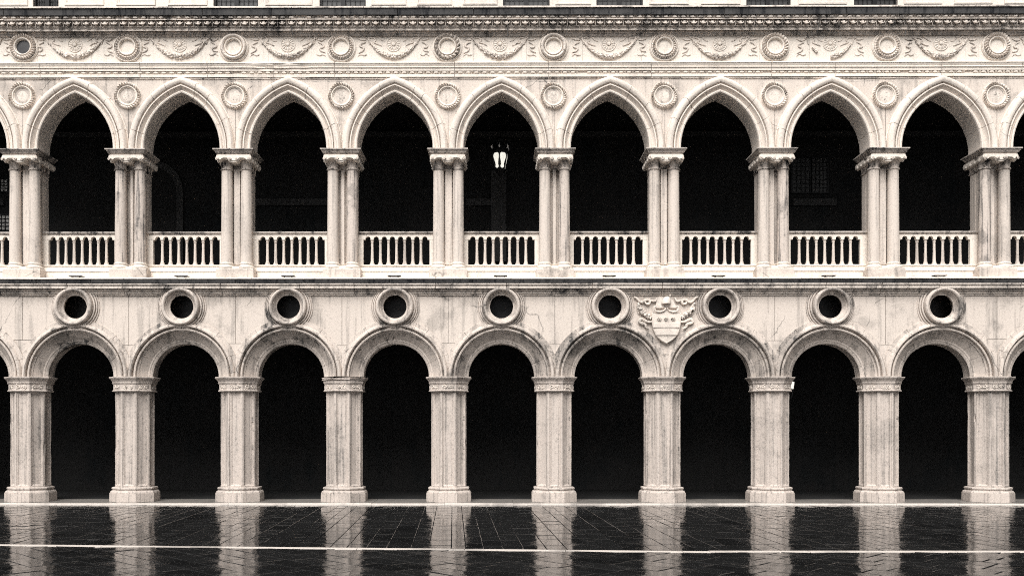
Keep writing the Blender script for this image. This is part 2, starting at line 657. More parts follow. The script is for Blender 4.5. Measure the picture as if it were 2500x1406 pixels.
# ------------------------------------------------------------------ curves of the arches
def pointed(a, n_arc=16, stilt=0.2, off=50.0):
    """left spring -> apex -> right spring for half span a (photo pixels, before scaling)"""
    Rr = a + off
    th = math.acos(off / Rr)
    right = [(a, -7.6)] + [(-off + Rr * math.cos(th * k / n_arc), stilt + Rr * math.sin(th * k / n_arc)) for k in range(n_arc + 1)]
    left = [(-x, z) for x, z in right]
    return left[:-1] + [(0.0, right[-1][1])] + right[:-1][::-1]


def roundc(a, n=40):
    return [(-a * math.cos(PI * k / n), a * math.sin(PI * k / n)) for k in range(n + 1)]


U_PROF = [(131.6, .03), (131.3, -.02), (129.4, -.026), (128.9, -.10), (127, -.155), (124, -.195), (120.5, -.205), (117, -.195), (114, -.165), (112.3, -.11), (111.9, -.03),
          (110.7, -.03), (110.4, -.135), (107.6, -.14), (107.2, -.115), (104.5, -.045), (101, -.005), (98.8, .0), (98.4, -.05), (96, -.07), (93.5, -.055), (92.1, -.02), (92, .03), (92, .40), (92, .80)]


def lp(R_, Y):
    return (R_, Y)


def splay(f, d):                                        # point on the splayed soffit: f 0..1 front to back, d = recess depth (px)
    return (110.5 - 28.5 * f + d, 0.01 + 0.39 * f)


L_PROF = [(140.6, .03), (140.2, -.035), (131.3, -.042), (130.2, -.065), (129, -.105), (126.5, -.138), (123, -.145), (120.9, -.11), (120.4, .03), (117.4, .04), (117.0, -.06), (115, -.085),
          (112.4, -.07), (111.6, -.02), (111.9, .03), splay(.08, 2.2), splay(.13, 1.2), splay(.15, 3.2), splay(.5, 3.2), splay(.78, 3.2), splay(.80, .6), splay(.86, .8), splay(.90, -1.6), splay(.985, -1.4), (82, .42), (82, .60), (82, .86)]


def build_arch(name, i, curve, prof, zs, mat, cuts, nst):
    b = (EDGE[i + 1] - EDGE[i]) / 2 - 0.004
    cx = (EDGE[i] + EDGE[i + 1]) / 2
    A = empty(name, (cx, 0, zs), palace)
    curves = [curve(a) for a, _ in prof]
    n = len(curves[0])
    bounds = [0] + cuts + [n - 1]
    for s in range(len(bounds) - 1):
        k0, k1 = bounds[s], bounds[s + 1]
        jit = R.uniform(-.004, .004)
        rows = []

        def ring(kf, sink):
            k = int(kf)
            fr = kf - k
            row = []
            for (a, Y), c in zip(prof, curves):
                x, z = c[k] if fr == 0 else (c[k][0] * (1 - fr) + c[min(k + 1, n - 1)][0] * fr, c[k][1] * (1 - fr) + c[min(k + 1, n - 1)][1] * fr)
                g = 1 + sink * 0.006
                X = x * g * (b / 130.0)
                row.append((max(-b, min(b, X)), Y + jit + sink * 0.014, (z * g if z > 0 else z) * M))
            return row

        e0, e1 = (0.0 if k0 == 0 else 0.05), (0.0 if k1 == n - 1 else 0.05)
        if e0:
            rows.append(ring(k0 + 0.012, 1))
        rows.append(ring(k0 + e0, 0))
        for k in range(k0 + 1, k1):
            rows.append(ring(k, 0))
        rows.append(ring(k1 - e1, 0))
        if e1:
            rows.append(ring(k1 - 0.012, 1))
        mb_ = MB()
        mb_.grid(rows)
        mb_.obj("voussoir", mat, A, True, 30)
    return A


for i in range(11):
    n = 2 * 17 + 1
    c1 = [R.randint(4, 6), R.randint(9, 11), R.randint(13, 14)]
    c2 = [34 - R.randint(13, 14), 34 - R.randint(9, 11), 34 - R.randint(4, 6)]
    build_arch("pointed_arch", i, pointed, U_PROF, Z_SPR_U, M_arch, c1 + c2, n)
    cc = sorted({R.randint(4, 6), R.randint(10, 13), R.randint(17, 19), R.randint(22, 25), R.randint(28, 30), R.randint(34, 36)})
    build_arch("round_arch", i, roundc, L_PROF, Z_SPR_L, M_lowarch, cc, 41)

# wall between the pointed arches
ztop = zf(188)
for j in range(10):
    pts = []
    for i, s in ((j, 1), (j + 1, -1)):
        b = (EDGE[i + 1] - EDGE[i]) / 2
        cx = (EDGE[i] + EDGE[i + 1]) / 2
        c = [(cx + x * b / 130.0, Z_SPR_U + z * M) for x, z in pointed(129.6)]
        half = c[17:] if s == 1 else c[:18]
        half = [(min(x, EDGE[j + 1]) if s == 1 else max(x, EDGE[j + 1]), min(z, ztop - .001)) for x, z in half]
        pts.append(half)
    mb = MB()
    for half in pts:
        mb.grid([[(x, 0.0, z) for x, z in half], [(x, 0.0, ztop) for x, z in half]])
    mb.obj("spandrel_panel", M_wall, palace, False)

# wall above the round arches: one panel per bay, a spandrel stone above each pier, open joints between
ZW_TOP = zf(716)
PXM = M
ocu_r = 0.40


def arch_pts(i, Rpx, z_lo):
    b = (EDGE[i + 1] - EDGE[i]) / 2
    cx = (EDGE[i] + EDGE[i + 1]) / 2
    h = (z_lo - Z_SPR_L) / M
    t0 = math.asin(min(1, h / Rpx))
    return [(cx - Rpx * math.cos(t) * b / 130.0, Z_SPR_L + Rpx * math.sin(t) * M) for t in np.linspace(t0, PI - t0, 40)]


ZJ = [zf(R.uniform(826, 843)) for _ in range(12)]
OCU_Z = zf(749)
for i in range(11):
    g = 0.007
    x0, x1 = EDGE[i] + g, EDGE[i + 1] - g
    cx = (EDGE[i] + EDGE[i + 1]) / 2
    zl, zr = ZJ[i] + g, ZJ[i + 1] + g
    a = arch_pts(i, 139.5, min(zl, zr))
    a = [p for p in a if (p[1] > zl + .001 if p[0] < cx else p[1] > zr + .001)]
    b = (EDGE[i + 1] - EDGE[i]) / 2
    axl = cx - math.sqrt(139.5 ** 2 - ((zl - Z_SPR_L) / M) ** 2) * b / 130
    axr = cx + math.sqrt(139.5 ** 2 - ((zr - Z_SPR_L) / M) ** 2) * b / 130
    outer = [(x0, ZW_TOP), (x0, zl), (axl, zl)] + a + [(axr, zr), (x1, zr), (x1, ZW_TOP)]
    hole = [(cx + ocu_r * math.cos(t), OCU_Z + ocu_r * math.sin(t)) for t in np.linspace(0, 2 * PI, 40, endpoint=False)]
    mb = MB()
    mb.poly(outer, [hole], R.uniform(-.003, .003), 0.06)
    mb.obj("wall_panel", M_wall, palace, False)
for j in range(10):
    e = EDGE[j + 1]
    zj = ZJ[j + 1] - .007
    lft = [p for p in arch_pts(j, 139.5, Z_SPR_L + 20 * M) if p[0] > XA[j] and p[1] < zj and p[0] < e]
    rgt = [p for p in arch_pts(j + 1, 139.5, Z_SPR_L + 20 * M) if p[0] < XA[j + 1] and p[1] < zj and p[0] > e]
    zm = Z_SPR_L + 49 * M
    rgt.sort(key=lambda p: p[1])
    lft.sort(key=lambda p: -p[1])
    bl, br = (EDGE[j + 1] - EDGE[j]) / 2, (EDGE[j + 2] - EDGE[j + 1]) / 2
    hz = math.sqrt(139.5 ** 2 - ((zj - Z_SPR_L) / M) ** 2)
    outer = [((EDGE[j] + EDGE[j + 1]) / 2 + hz * bl / 130, zj)] + lft + [(e, zm)] + rgt + [((EDGE[j + 1] + EDGE[j + 2]) / 2 - hz * br / 130, zj)]
    mb = MB()
    mb.poly(outer, [], R.uniform(-.003, .004), 0.05)
    mb.obj("spandrel_stone", M_wall, palace, False)
    mb = MB()
    mb.box(e - .6, e + .6, .052, .07, zj - .15, zj + .15)
    mb.box(e - .1, e + .1, .048, .2, Z_SPR_L, ZW_TOP)
    mb.obj("mortar_joint", M_mortar, palace, False)


# ------------------------------------------------------------------ mouldings that run the length of the facade, cut into stones
broken = (at(602, 170)[0], at(756, 170)[0])            # crumbled stretch of the architrave


def course(name, prof, lens, mat, joint=0.004, jig=0.006):
    """prof: list of (py, Y, material index); stones of random length under one part"""
    root = empty(name, (0, 0, 0), palace)
    x = XL - 0.3
    while x < XR + 0.3:
        l = R.uniform(*lens)
        x1 = x + l
        dy, dz = R.uniform(-jig, jig), R.uniform(-jig, jig) * .5
        nseg = max(2, int(l / 0.25))
        xs_ = [x + joint + .012] + [x + joint + .012 + (l - 2 * joint - .024) * k / nseg for k in range(1, nseg)] + [x1 - joint - .012]
        rows = []
        row = lambda X, sink, wob: [(X, Y + dy + sink, zf(py, Y) + dz + wob * 0.0) for py, Y in prof]
        rows.append(row(x + joint, .02, 0))
        for X in xs_:
            r_ = row(X, 0, 0)
            r_ = [(a, b + R.uniform(-.003, .003), c) for a, b, c in r_]
            if name == "architrave" and broken[0] < X < broken[1]:
                r_ = [(a, min(.03, b + R.uniform(0, .035)), c - R.uniform(0, .008)) for a, b, c in r_]
            rows.append(r_)
        rows.append(row(x1 - joint, .02, 0))
        b_ = MB()
        b_.grid(rows)
        b_.obj(name + "_stone", mat, root, True, 25)
        x = x1
    return root


top_crust = course("crowning_slab", [(15.2, .3), (16.0, -.46), (17.5, -.50), (19.6, -.495), (20.3, -.475), (36.0, -.455), (36.8, -.44), (37.4, -.40)], (2.2, 4.5), M_crust)
lip = course("crown_lip", [(14.9, -.2), (15.6, -.495), (16.2, -.512), (18.6, -.515), (19.3, -.49)], (1.5, 3.5), M_mould, jig=.004)
cornice = course("cornice", [(37.4, -.41), (38.2, -.42), (38.6, -.36), (46.0, -.36), (46.4, -.42), (48.0, -.42), (48.6, -.30), (54, -.25), (60, -.20), (62.2, -.19), (62.8, -.26), (65.8, -.26), (66.4, -.225),
                             (70, -.215), (71.2, -.21), (71.7, -.245), (74.8, -.245), (75.4, -.11), (79, -.105), (83, -.075), (84, -.06), (84.4, -.085), (86.2, -.085), (86.6, -.065), (88.6, -.065), (89.2, -.0)],
                 (1.8, 3.8), M_mould)
archit = course("architrave", [(151, .0), (151.8, -.115), (153.6, -.12), (154.2, -.10), (158, -.09), (162.2, -.06), (162.8, -.085), (164.8, -.085), (165.4, -.05), (173.0, -.05), (173.5, .02), (181.0, .02), (181.5, -.055), (188.0, -.055), (188.8, .05)],
                (2.0, 4.2), M_frieze)
bandu = course("undermoulding", [(188.6, .03), (190, .035), (191, -.03), (192, -.035), (194, .0), (197, .02), (198.4, .02), (198.8, .0), (200.4, .0), (200.9, .03)], (2.4, 5.0), M_mould)
string = course("string_course", [(676.2, .3), (677.6, -.33), (678.6, -.36), (680.4, -.36)], (2.0, 4.0), M_frieze)
string2 = course("string_crust", [(680.4, -.355), (681.2, -.34), (686, -.325), (690.6, -.30), (691.4, -.285)], (1.2, 3.0), M_crust)
string3 = course("string_moulding", [(691.4, -.29), (692, -.30), (694.2, -.30), (694.8, -.265), (698, -.25), (699.4, -.245), (699.9, -.265), (703.4, -.265), (704.2, -.13), (705, -.125), (706, -.15), (709.6, -.15), (710.3, -.115), (713.2, -.095), (713.8, -.08),
                                      (714.4, -.105), (716.2, -.105), (716.8, -.075), (719.4, -.045), (719.9, -.055), (721, -.055), (721.5, .0)], (1.6, 3.6), M_mould)

# frieze slabs behind the carving
x = XL
k = 0
while x < XR:
    l = R.uniform(1.5, 2.4)
    mb = MB()
    mb.box(x + .003, x + l - .003, 0.0 + R.uniform(-.003, .003), .25, zf(152.5), zf(88))
    mb.obj("frieze_slab", M_frieze, palace, False)
    x += l
    k += 1

# eggs of the egg-and-dart, each with its shell
egg = MB()
v, f = ICO2
egg.add(v * np.array([0.066, 0.062, 0.094]), f)
arc = [(0.098 * math.sin(t) * (1 if abs(t) < 3 else 1), -0.005 - .03 * abs(math.cos(t / 2)), -0.112 * math.cos(t)) for t in np.linspace(-2.45, 2.45, 15)]
egg.tube(arc, 0.017, 5)
egg_me = egg.mesh("egg", M_mould)
dart = MB()
dart.tube([(0, -.02, .1), (0, -.03, .0), (0, -.0, -.1)], [.030, .022, .008], 6)
dart_me = dart.mesh("dart", M_mould)
pitch = 22.85 * (DIST - .36) / FPX
x = at(-40, 54, -.36)[0]
while x < at(2545, 54, -.36)[0]:
    z = zf(54.6, -.36)
    link("egg", egg_me, cornice, (x, -.325 + R.uniform(-.004, .004), z + R.uniform(-.003, .003)), (math.radians(-34), 0, 0))
    x += pitch
mb = MB()
x = at(-40, 54, -.36)[0] + pitch / 2
while x < at(2545, 54, -.36)[0]:
    mb.add(np.array(dart_me.vertices and [vv.co[:] for vv in dart_me.vertices]) + np.array([x, -.30, zf(55, -.36)]), [list(p.vertices) for p in dart_me.polygons])
    x += pitch
tag(mb.obj("dart", M_mould, cornice), kind="stuff")


# bead-and-reel strings, too fine to pick apart
def beads(py, Y, rz, pitch_, mat, parent):
    b_ = MB()
    v_, f_ = ICO1
    x = at(-30, py, Y)[0]
    xe = at(2535, py, Y)[0]
    z = zf(py, Y)
    while x < xe:
        if R.random() > 0.04:
            b_.add(v_ * np.array([pitch_ * .33, rz, rz]) + np.array([x, Y, z]), f_)
            for d in (.43, .57):
                b_.add(v_ * np.array([pitch_ * .05, rz * .9, rz * .9]) + np.array([x + pitch_ * d, Y, z]), f_)
        x += pitch_
    tag(b_.obj("bead_moulding", mat, parent), kind="stuff")


beads(42.3, -.385, .047, 21 * M, M_mould, cornice)
beads(177.3, -.015, .040, 19.6 * M, M_frieze, archit)


# ------------------------------------------------------------------ carved roundels, swags, rosettes and ribbons
def wreath(name, px, py, Y, r_out, style, seed, disc=M_frieze, lumps=26, thin=False, parent=palace):
    x, z = at(px, py, Y)
    rr = random.Random(seed)
    ph = rr.random() * 6
    root = empty(name, (x, Y, z), parent)
    b_ = MB()
    r = r_out
    if not thin:
        b_.lathe_y([(r * 1.17, .03), (r * 1.165, -.02), (r * 1.12, -.028), (r * 1.11, -.05), (r * 1.05, -.05), (r * 1.045, -.02), (r * .98, -.02), (r * .72, -.03), (r * .69, -.105), (r * .66, -.115), (r * .60, -.10), (r * .59, -.06), (r * .555, -.05), (r * .545, -.01)], n=48)
    else:
        b_.lathe_y([(r * 1.04, .02), (r * 1.035, -.018), (r * .98, -.022), (r * .78, -.022), (r * .77, -.055), (r * .71, -.06), (r * .68, -.045), (r * .67, -.02), (r * .62, -.016), (r * .61, .01)], n=48)
    b_.obj("moulded_ring", M_frieze, root, True, 30)
    t_ = MB()
    mid, wid = (.86, .15) if not thin else (.90, .105)
    prof = [(r * (mid + wid * math.cos(q)), -(.03 if not thin else .02) - (.10 if not thin else .06) * max(0.0, math.sin(q))) for q in np.linspace(0, PI, 9)]

    def lump(k_, R_, y_, t):
        q = k_ / 8.0
        tw = t * lumps + (q - .5) * (7 if style in (0, 2) else 0) + ph
        d = abs(math.sin(tw / 2)) if style != 1 else (.5 + .5 * math.cos(tw)) * (.5 + .5 * math.cos(q * 4 * PI))
        if style == 3:
            d = .85
        amp = (.085 if not thin else .10) * math.sin(q * PI)
        if thin:
            amp *= .35 + .9 * abs(math.sin(2 * t + .78)) ** 2
        w = .5 + .5 * math.sin(t * 3 + ph)
        return R_ + (d - .5) * amp * .5, y_ - (d - .6) * amp * (1.1 + .4 * w)
    t_.lathe_y(prof, n=max(150, lumps * 6), fn=lump)
    t_.obj("wreath", M_carve, root)
    d_ = MB()
    if thin:
        d_.lathe_y([(r * .63, .012), (r * .5, .006), (r * .3, .0), (.001, -.002)], n=40)
    else:
        d_.lathe_y([(r * .56, .0), (r * .545, -.012), (r * .3, -.016), (.001, -.018)], n=40)
    d_.obj("disc", disc, root)
    return root


FM = [(58, 116.5), (312, 117), (571, 117), (833, 117), (1092, 116), (1351, 115.5), (1621.5, 115), (1891.5, 114.5), (2164.5, 113.5), (2432.5, 113)]
for k, (px, py) in enumerate(FM):
    wreath("frieze_roundel", px, py, -.02, 31.0 * M, (2, 1, 3, 1, 2, 3, 1, 2, 1, 2)[k], k, M_disc if k == 0 else M_frieze, (30, 26, 34, 30, 18, 30, 30, 24, 28, 26)[k])
    r_ = [o for o in palace.children if o.name.startswith("frieze_roundel")][-1]
    if k == 0:
        r_["label"] = "frieze roundel with a dark disc inside its wreath"
SM = [(55, 235), (312, 235), (573, 235), (833.5, 235.5), (1093, 236), (1351, 235.5), (1621, 234.5), (1890.5, 235), (2161, 233.5), (2431, 234.5)]
for k, (px, py) in enumerate(SM):
    wreath("spandrel_roundel", px, py, -.003, 31.5 * M, 0, 50 + k, M_carve, 30, True)

ros_me = None


def rosette(px, py, Y, r, parent):
    global ros_me
    if ros_me is None:
        b_ = MB()
        b_.lathe_y([(1.0, .02), (.99, -.05), (.94, -.07), (.88, -.05), (.86, -.02)], n=36)
        b_.lathe_y([(.86, -.015), (.7, -.10), (.45, -.10), (.25, -.05), (.2, -.05)], n=112, fn=lambda k, R_, y, t: (R_ * (1 - .05 * abs(math.cos(7 * t))), y + .07 * abs(math.cos(7 * t)) ** 3))
        b_.lathe_y([(.24, -.05), (.22, -.13), (.14, -.17), (.0, -.18)], n=14)
        ros_me = b_.mesh("rosette", M_frieze)
    x, z = at(px, py, Y)
    o = link("rosette", ros_me, parent, (x, Y, z))
    o.scale = (r, .8 * r * 1.5, r)
    return o


def swag_mesh(w, sag, rad, seed, keep=None):
    rr = np.random.default_rng(seed)
    n, m_ = 110, 20
    ts = np.linspace(-1, 1, n)
    if keep is not None:
        ts = np.linspace(keep[0], keep[1], int(n * (keep[1] - keep[0]) / 2))
        n = len(ts)
    pts = np.array([(t * w, -.03, -sag * (1 - abs(t) ** 2.1)) for t in ts])
    rads = np.array([rad * (.28 + .72 * (1 - abs(t) ** 1.7)) for t in ts])
    C = np.array([(rr.uniform(0, n), rr.uniform(0, 2 * PI)) for _ in range(int(n * 3.2))])

    def lump(i, wv):
        du = (C[:, 0] - i) * (2 * w / 110) / rad * 1.7
        dv = ((C[:, 1] - wv + PI) % (2 * PI) - PI) * 1.5
        d = np.sqrt(np.min(du * du + dv * dv))
        return 1.22 - min(.8, d * 1.0)
    b_ = MB()
    b_.tube(pts, rads, m_, 1.0, lump=lump)
    return b_


def ribbon(b_, pts, r, Y=0.0, flat=.8):
    pts = np.array(pts, float)
    # smooth the polyline
    for _ in range(3):
        q = [pts[0]]
        for a, c in zip(pts[:-1], pts[1:]):
            q += [a * .75 + c * .25, a * .25 + c * .75]
        q.append(pts[-1])
        pts = np.array(q)
    P = [(p[0], Y * 1.4, p[1]) for p in pts]
    r = r * 1.2
    n = len(P)
    b_.tube(P, [r * (.35 + .65 * math.sin(PI * min(1, .12 + .88 * k / (n - 1)))) + r * .2 for k in range(n)], 6, flat)


def swag_set(kx, px, py_top, w_px, broken=False):
    x, z = at(px, py_top, -.01)
    root = empty("swag", (x, 0, z), palace)
    w = w_px / 2 * M
    if broken:
        swag_mesh(w, 44 * M, .085, kx, (-.75, -.55)).obj("fruit_garland", M_carve, root)
        swag_mesh(w, 44 * M, .085, kx + 1, (.0, .85)).obj("fruit_garland", M_carve, root)
        root["label"] = "broken swag with a gap in its fruit garland"
    else:
        swag_mesh(w, 44 * M, .092, kx).obj("fruit_garland", M_carve, root)
    r = rosette(0, 0, 0, 18.2 * M, root)
    r.location = (R.uniform(-.01, .01), -.005, zf(109) - z)
    q = M
    J = lambda s: R.uniform(-s, s)
    def strand(pts, r, Y):
        rb = MB()
        ribbon(rb, pts, r, Y)
        rb.obj("ribbon", M_carve, root)

    for s in (-1, 1):
        x0 = s * w
        # bow at the end of the garland
        strand([(x0, 0), (x0 + s * 5 * q, 3 * q), (x0 + s * 2 * q, 6 * q), (x0 - s * 4 * q, 4 * q), (x0 - s * 2 * q, -3 * q), (x0 - s * 5 * q, -14 * q)], .022, -.012)
        # inner streamers
        strand([(x0 - s * 6 * q, 2 * q), (x0 - s * 13 * q, 4 * q + J(.03)), (x0 - s * 20 * q, -3 * q), (x0 - s * 14 * q, -9 * q), (x0 - s * 24 * q, -12 * q + J(.03)), (x0 - s * 34 * q, -17 * q)], .022, -.01)
        strand([(x0 - s * 18 * q, 4 * q), (x0 - s * 26 * q, 5 * q + J(.02)), (x0 - s * 31 * q, -3 * q + J(.03)), (x0 - s * 40 * q, -6 * q)], .018, -.006)
        # outer streamers
        strand([(x0 + s * 4 * q, -2 * q), (x0 + s * 14 * q, -4 * q + J(.03)), (x0 + s * 24 * q, 1 * q)], .022, -.01)
        strand([(x0 + s * 6 * q, -8 * q), (x0 + s * 18 * q, -13 * q), (x0 + s * 20 * q, -20 * q + J(.03)), (x0 + s * 9 * q, -22 * q), (x0 + s * 12 * q, -30 * q), (x0 + s * 23 * q, -33 * q + J(.03))], .024, -.012)
        strand([(x0 + s * 2 * q, -38 * q), (x0 + s * 10 * q, -41 * q), (x0 + s * 16 * q, -36 * q + J(.02)), (x0 + s * 24 * q, -42 * q)], .018, -.006)


SW = [(183, 140), (439, 140), (703, 136), (961, 126), (1220, 130), (1487, 134), (1757, 136), (2027, 116), (2297, 128)]
for k, (px, w) in enumerate(SW):
    swag_set(200 + k * 3, px, 95.5, w, k == 7)
for px, s in ((-30, 1), (2530, -1)):
    swag_set(300 + s, px - s * 30, 95.5, 130)

# ------------------------------------------------------------------ round windows above the lower arches
oc = MB()
q = M
oc.lathe_y([(59.8 * q, .02), (59.5 * q, -.03), (57.4 * q, -.038), (57.0 * q, -.01), (55.8 * q, -.01), (55.4 * q, -.07), (53.0 * q, -.08), (52.6 * q, -.04), (51.4 * q, -.04), (51.0 * q, -.12), (48.4 * q, -.13), (47.8 * q, -.08), (46.2 * q, -.08), (46.0 * q, -.19), (45.3 * q, -.235), (43.2 * q, -.265), (40.6 * q, -.268),
            (38.2 * q, -.245), (36.8 * q, -.205), (36.3 * q, -.165), (35.3 * q, -.165), (34.3 * q, -.13), (32 * q, -.075), (30.4 * q, -.05), (29.4 * q, -.05), (29.0 * q, -.05), (28.2 * q, -.03), (28.2 * q, .0), (36 * q, .08), (50 * q, .70)], n=72)
oc_me = oc.mesh("oculus", M_lowarch, True, 24)
dark_disc = MB()
dark_disc.lathe_y([(50.2 * q, .69), (.001, .69)], n=40)
dark_disc_me = dark_disc.mesh("pane", M_iron)  # black disc added behind the bore to stand for the dark inside
for i in range(11):
    cx = (EDGE[i] + EDGE[i + 1]) / 2
    o = link("oculus", oc_me, palace, (cx, 0, OCU_Z), (0, R.uniform(-3, 3), 0))
    link("pane", dark_disc_me, o)

# ------------------------------------------------------------------ attic wall with leaded windows above the cornice
YW = 0.12
ZT = zf(-170, YW)
ZB = zf(16, YW)
wins = [(-60, -20), (80, 143), (521, 630), (780, 893), (1228, 1342), (1456, 1570), (1822, 1931), (2085, 2192), (2560, 2640)]
prev = -300
for (a, b) in wins:
    xa, xb = at(a, 5, YW)[0], at(b, 5, YW)[0]
    x0 = at(prev, 5, YW)[0]
    mb = MB()
    mb.box(x0, xa, YW, YW + .5, ZB - .1, ZT)
    pan = mb.obj("attic_wall", M_frieze, palace, False)
    n = max(1, int(round((xa - x0) / 1.7)))
    for k in range(n):
        u0, u1 = x0 + (xa - x0) * (k + .12) / n, x0 + (xa - x0) * (k + .88) / n
        mb = MB()
        zb = zf(13, YW)
        mb.grid([[(u0 + d, y, zb + d), (u1 - d, y, zb + d), (u1 - d, y, ZT - .3 - d), (u0 + d, y, ZT - .3 - d)] for d, y in ((0, YW + .003), (.0, YW - .03), (.05, YW - .035), (.07, YW - .012), (.10, YW - .012))], cv=True)
        mb.obj("attic_frame", M_frieze, pan, False)
    prev = b
    w = MB()
    mid = (xa + xb) / 2
    for x0_, x1_ in ((xa, xa + .06), (mid - .07, mid + .07), (xb - .06, xb)):
        w.box(x0_, x1_, YW + .1, YW + .22, ZB - .05, ZT)
    for x0_, x1_ in ((xa + .06, mid - .07), (mid + .07, xb - .06)):
        for t in (1, 2, 3):
            x = x0_ + (x1_ - x0_) * t / 4
            w.box(x - .008, x + .008, YW + .15, YW + .17, ZB - .05, ZT)
        z = ZB
        while z < ZT:
            w.box(x0_, x1_, YW + .153, YW + .168, z + .06, z + .072)
            z += .2
    fr = w.obj("window", M_iron, palace, False)
    g = MB()
    g.box(xa + .05, xb - .05, YW + .19, YW + .2, ZB - .05, ZT)
    g.obj("pane", M_lead, fr, False)
mb = MB()
x0 = at(prev, 5, YW)[0]
mb.box(x0, XR + 1, YW, YW + .5, ZB - .1, ZT)
mb.obj("attic_wall", M_frieze, palace, False)

# ------------------------------------------------------------------ paired columns of the upper arcade
z_ab_t, z_ab_b, z_lf, z_neck = zf(361, -.33), zf(379, -.2), zf(397, -.1), zf(411.5, 0)
z_sh0, z_bs, z_pl0 = zf(643, .1), zf(654.5, .0), zf(677, .0)
YS = .17
SX = .322


def rect_loft(b_, levels, cyc=.27):                     # levels: (half x, y front, y back, z)
    rows = []
    for hx, y0, y1, z in levels:
        rows.append([(-hx, y0, z), (0, y0, z), (hx, y0, z), (hx, (y0 + y1) / 2, z), (hx, y1, z), (0, y1, z), (-hx, y1, z), (-hx, (y0 + y1) / 2, z)])
    b_.grid(rows, cv=True)
    for lv in (rows[0], rows[-1]):
        b_.add(lv, [tuple(range(8))])


leaf = MB()                                             # a curled acanthus leaf, grows from its foot at the origin outwards along -y
cv = [(0, .0), (-.012, .08), (-.03, .16), (-.07, .215), (-.115, .235), (-.15, .215), (-.16, .175), (-.14, .15), (-.115, .155)]
wd = [.055, .07, .085, .095, .09, .085, .075, .055, .03]
rows = []
for k, ((y, z), w) in enumerate(zip(cv, wd)):
    lob = 1 + .12 * math.cos(k * 2.2)
    rows.append([(w * lob * math.cos(a), y - .022 * math.sin(a) * (1 - .5 * abs(math.cos(2 * a))) + .02 * math.cos(a) ** 2, z + .012 * math.sin(a)) for a in np.linspace(0, 2 * PI, 12, endpoint=False)])
leaf.grid(rows, cv=True)
leaf.add(rows[-1], [tuple(range(12))])
leaf_me = leaf.mesh("leaf", M_carve)
vol = MB()                                              # corner scroll
sp = [(.062 * (1 - k / 26) * math.cos(k * .5), -.01 - .0016 * k, .062 * (1 - k / 26) * math.sin(k * .5)) for k in range(24)]
vol.tube(sp, [.026 * (1 - k / 40) for k in range(24)], 6)
vol_me = vol.mesh("scroll", M_carve)

sh = MB()
sh.lathe_z([(.176, z_neck - .0), (.178, z_neck - .3), (.186, (z_neck + z_sh0) / 2), (.194, z_sh0 + .4), (.198, z_sh0)], n=28)
sh_me = sh.mesh("shaft", M_shaft)
M_vein = stone("streaked_marble", (0.56, 0.49, 0.44), (0.10, 0.092, 0.088), stain=0.45, streak=0.7, speck=0.3, vary=0.1, streak_scale=(13, 13, 0.45), bump=0.15, stain_scale=1.4)
sh_vein = sh.mesh("shaft", M_vein)
core = MB()
core.box(-.42, .42, .40, .92, z_sh0 - .02, z_neck + .05)
for s in (-1, 1):
    core.box(s * .42 - .012, s * .42 + .012, .56, .76, z_sh0 + .12, z_neck - .1)
core_me = core.mesh("rear_pilaster", M_shaft, False)
cap_b = MB()
for s in (-1, 1):
    cap_b.lathe_z([(.17, z_neck - .035), (.205, z_neck - .03), (.217, z_neck - .008), (.205, z_neck + .014), (.18, z_neck + .02), (.182, z_neck + .1), (.205, z_neck + .2), (.25, z_neck + .29), (.29, z_neck + .35), (.3, z_ab_b)], s * SX, YS, 28)
rect_loft(cap_b, [(.43, .38, .95, z_neck - .03), (.45, .36, .97, z_neck - .01), (.43, .38, .95, z_neck + .02), (.43, .30, .95, z_neck + .1), (.45, .24, .96, z_neck + .26), (.46, .12, .98, z_neck + .33), (.47, .02, .98, z_ab_b - .03)])
cap_me = cap_b.mesh("capital", M_capital)
ech = MB()                                              # pale band of hooked leaf tips under the abacus
hk = [(-.57, .012), (-.60, -.07), (-.585, -.14), (-.53, -.185), (-.465, -.18), (-.43, -.135), (-.36, -.11), (-.23, -.11), (-.18, -.14), (-.165, -.19), (-.10, -.222), (-.04, -.225)]
hk = [(x * .97, z_ab_b + z) for x, z in hk + [(-x, z) for x, z in hk[::-1]]]
ech.poly(hk, [], -.235, 1.09)
ech.poly([(x * .93, z_ab_b + (z - z_ab_b) * .8) for x, z in hk], [], -.26, -.23)
for s in (-1, 1):
    for k_y in (.0, .3, .6, .9):
        vv_, ff_ = ICO1
        ech.add(vv_ * np.array([.05, .07, .07]) + np.array([s * .56, k_y, z_ab_b - .13]), ff_)
ech_me = ech.mesh("leaf_band", M_frieze, True, 25)
ab = MB()
lv = []
for py, ins in ((361, .0), (363.6, .0), (364.2, .03), (366.4, .05), (366.9, .036), (369.4, .06), (370.6, .075), (371.2, .062), (373.4, .085), (375, .12), (377.6, .135), (378.2, .125), (379.4, .14)):
    lv.append((.665 - ins, -.335 + ins, .95 + .12 - ins, zf(py, -.335 + ins)))
rect_loft(ab, lv)
ab_me = ab.mesh("abacus", M_abacus, True, 20)
base = MB()
for s in (-1, 1):
    base.lathe_z([(.196, z_sh0 + .05), (.20, z_sh0 + .012), (.222, z_sh0 + .005), (.226, z_sh0 - .018), (.212, z_sh0 - .035), (.206, z_sh0 - .06), (.225, z_sh0 - .085), (.258, z_sh0 - .095), (.272, z_sh0 - .125), (.262, z_bs - .004), (.2, z_bs - .01)], s * SX, YS, 28)
rect_loft(base, [(.44, .30, .94, z_sh0 + .012), (.47, .22, .97, z_sh0 - .01), (.45, .26, .95, z_sh0 - .04), (.46, .22, .96, z_sh0 - .08), (.52, .02, 1.0, z_sh0 - .1), (.53, .0, 1.01, z_bs - .004)])
base_me = base.mesh("base", M_frieze, True, 30)
pl = MB()
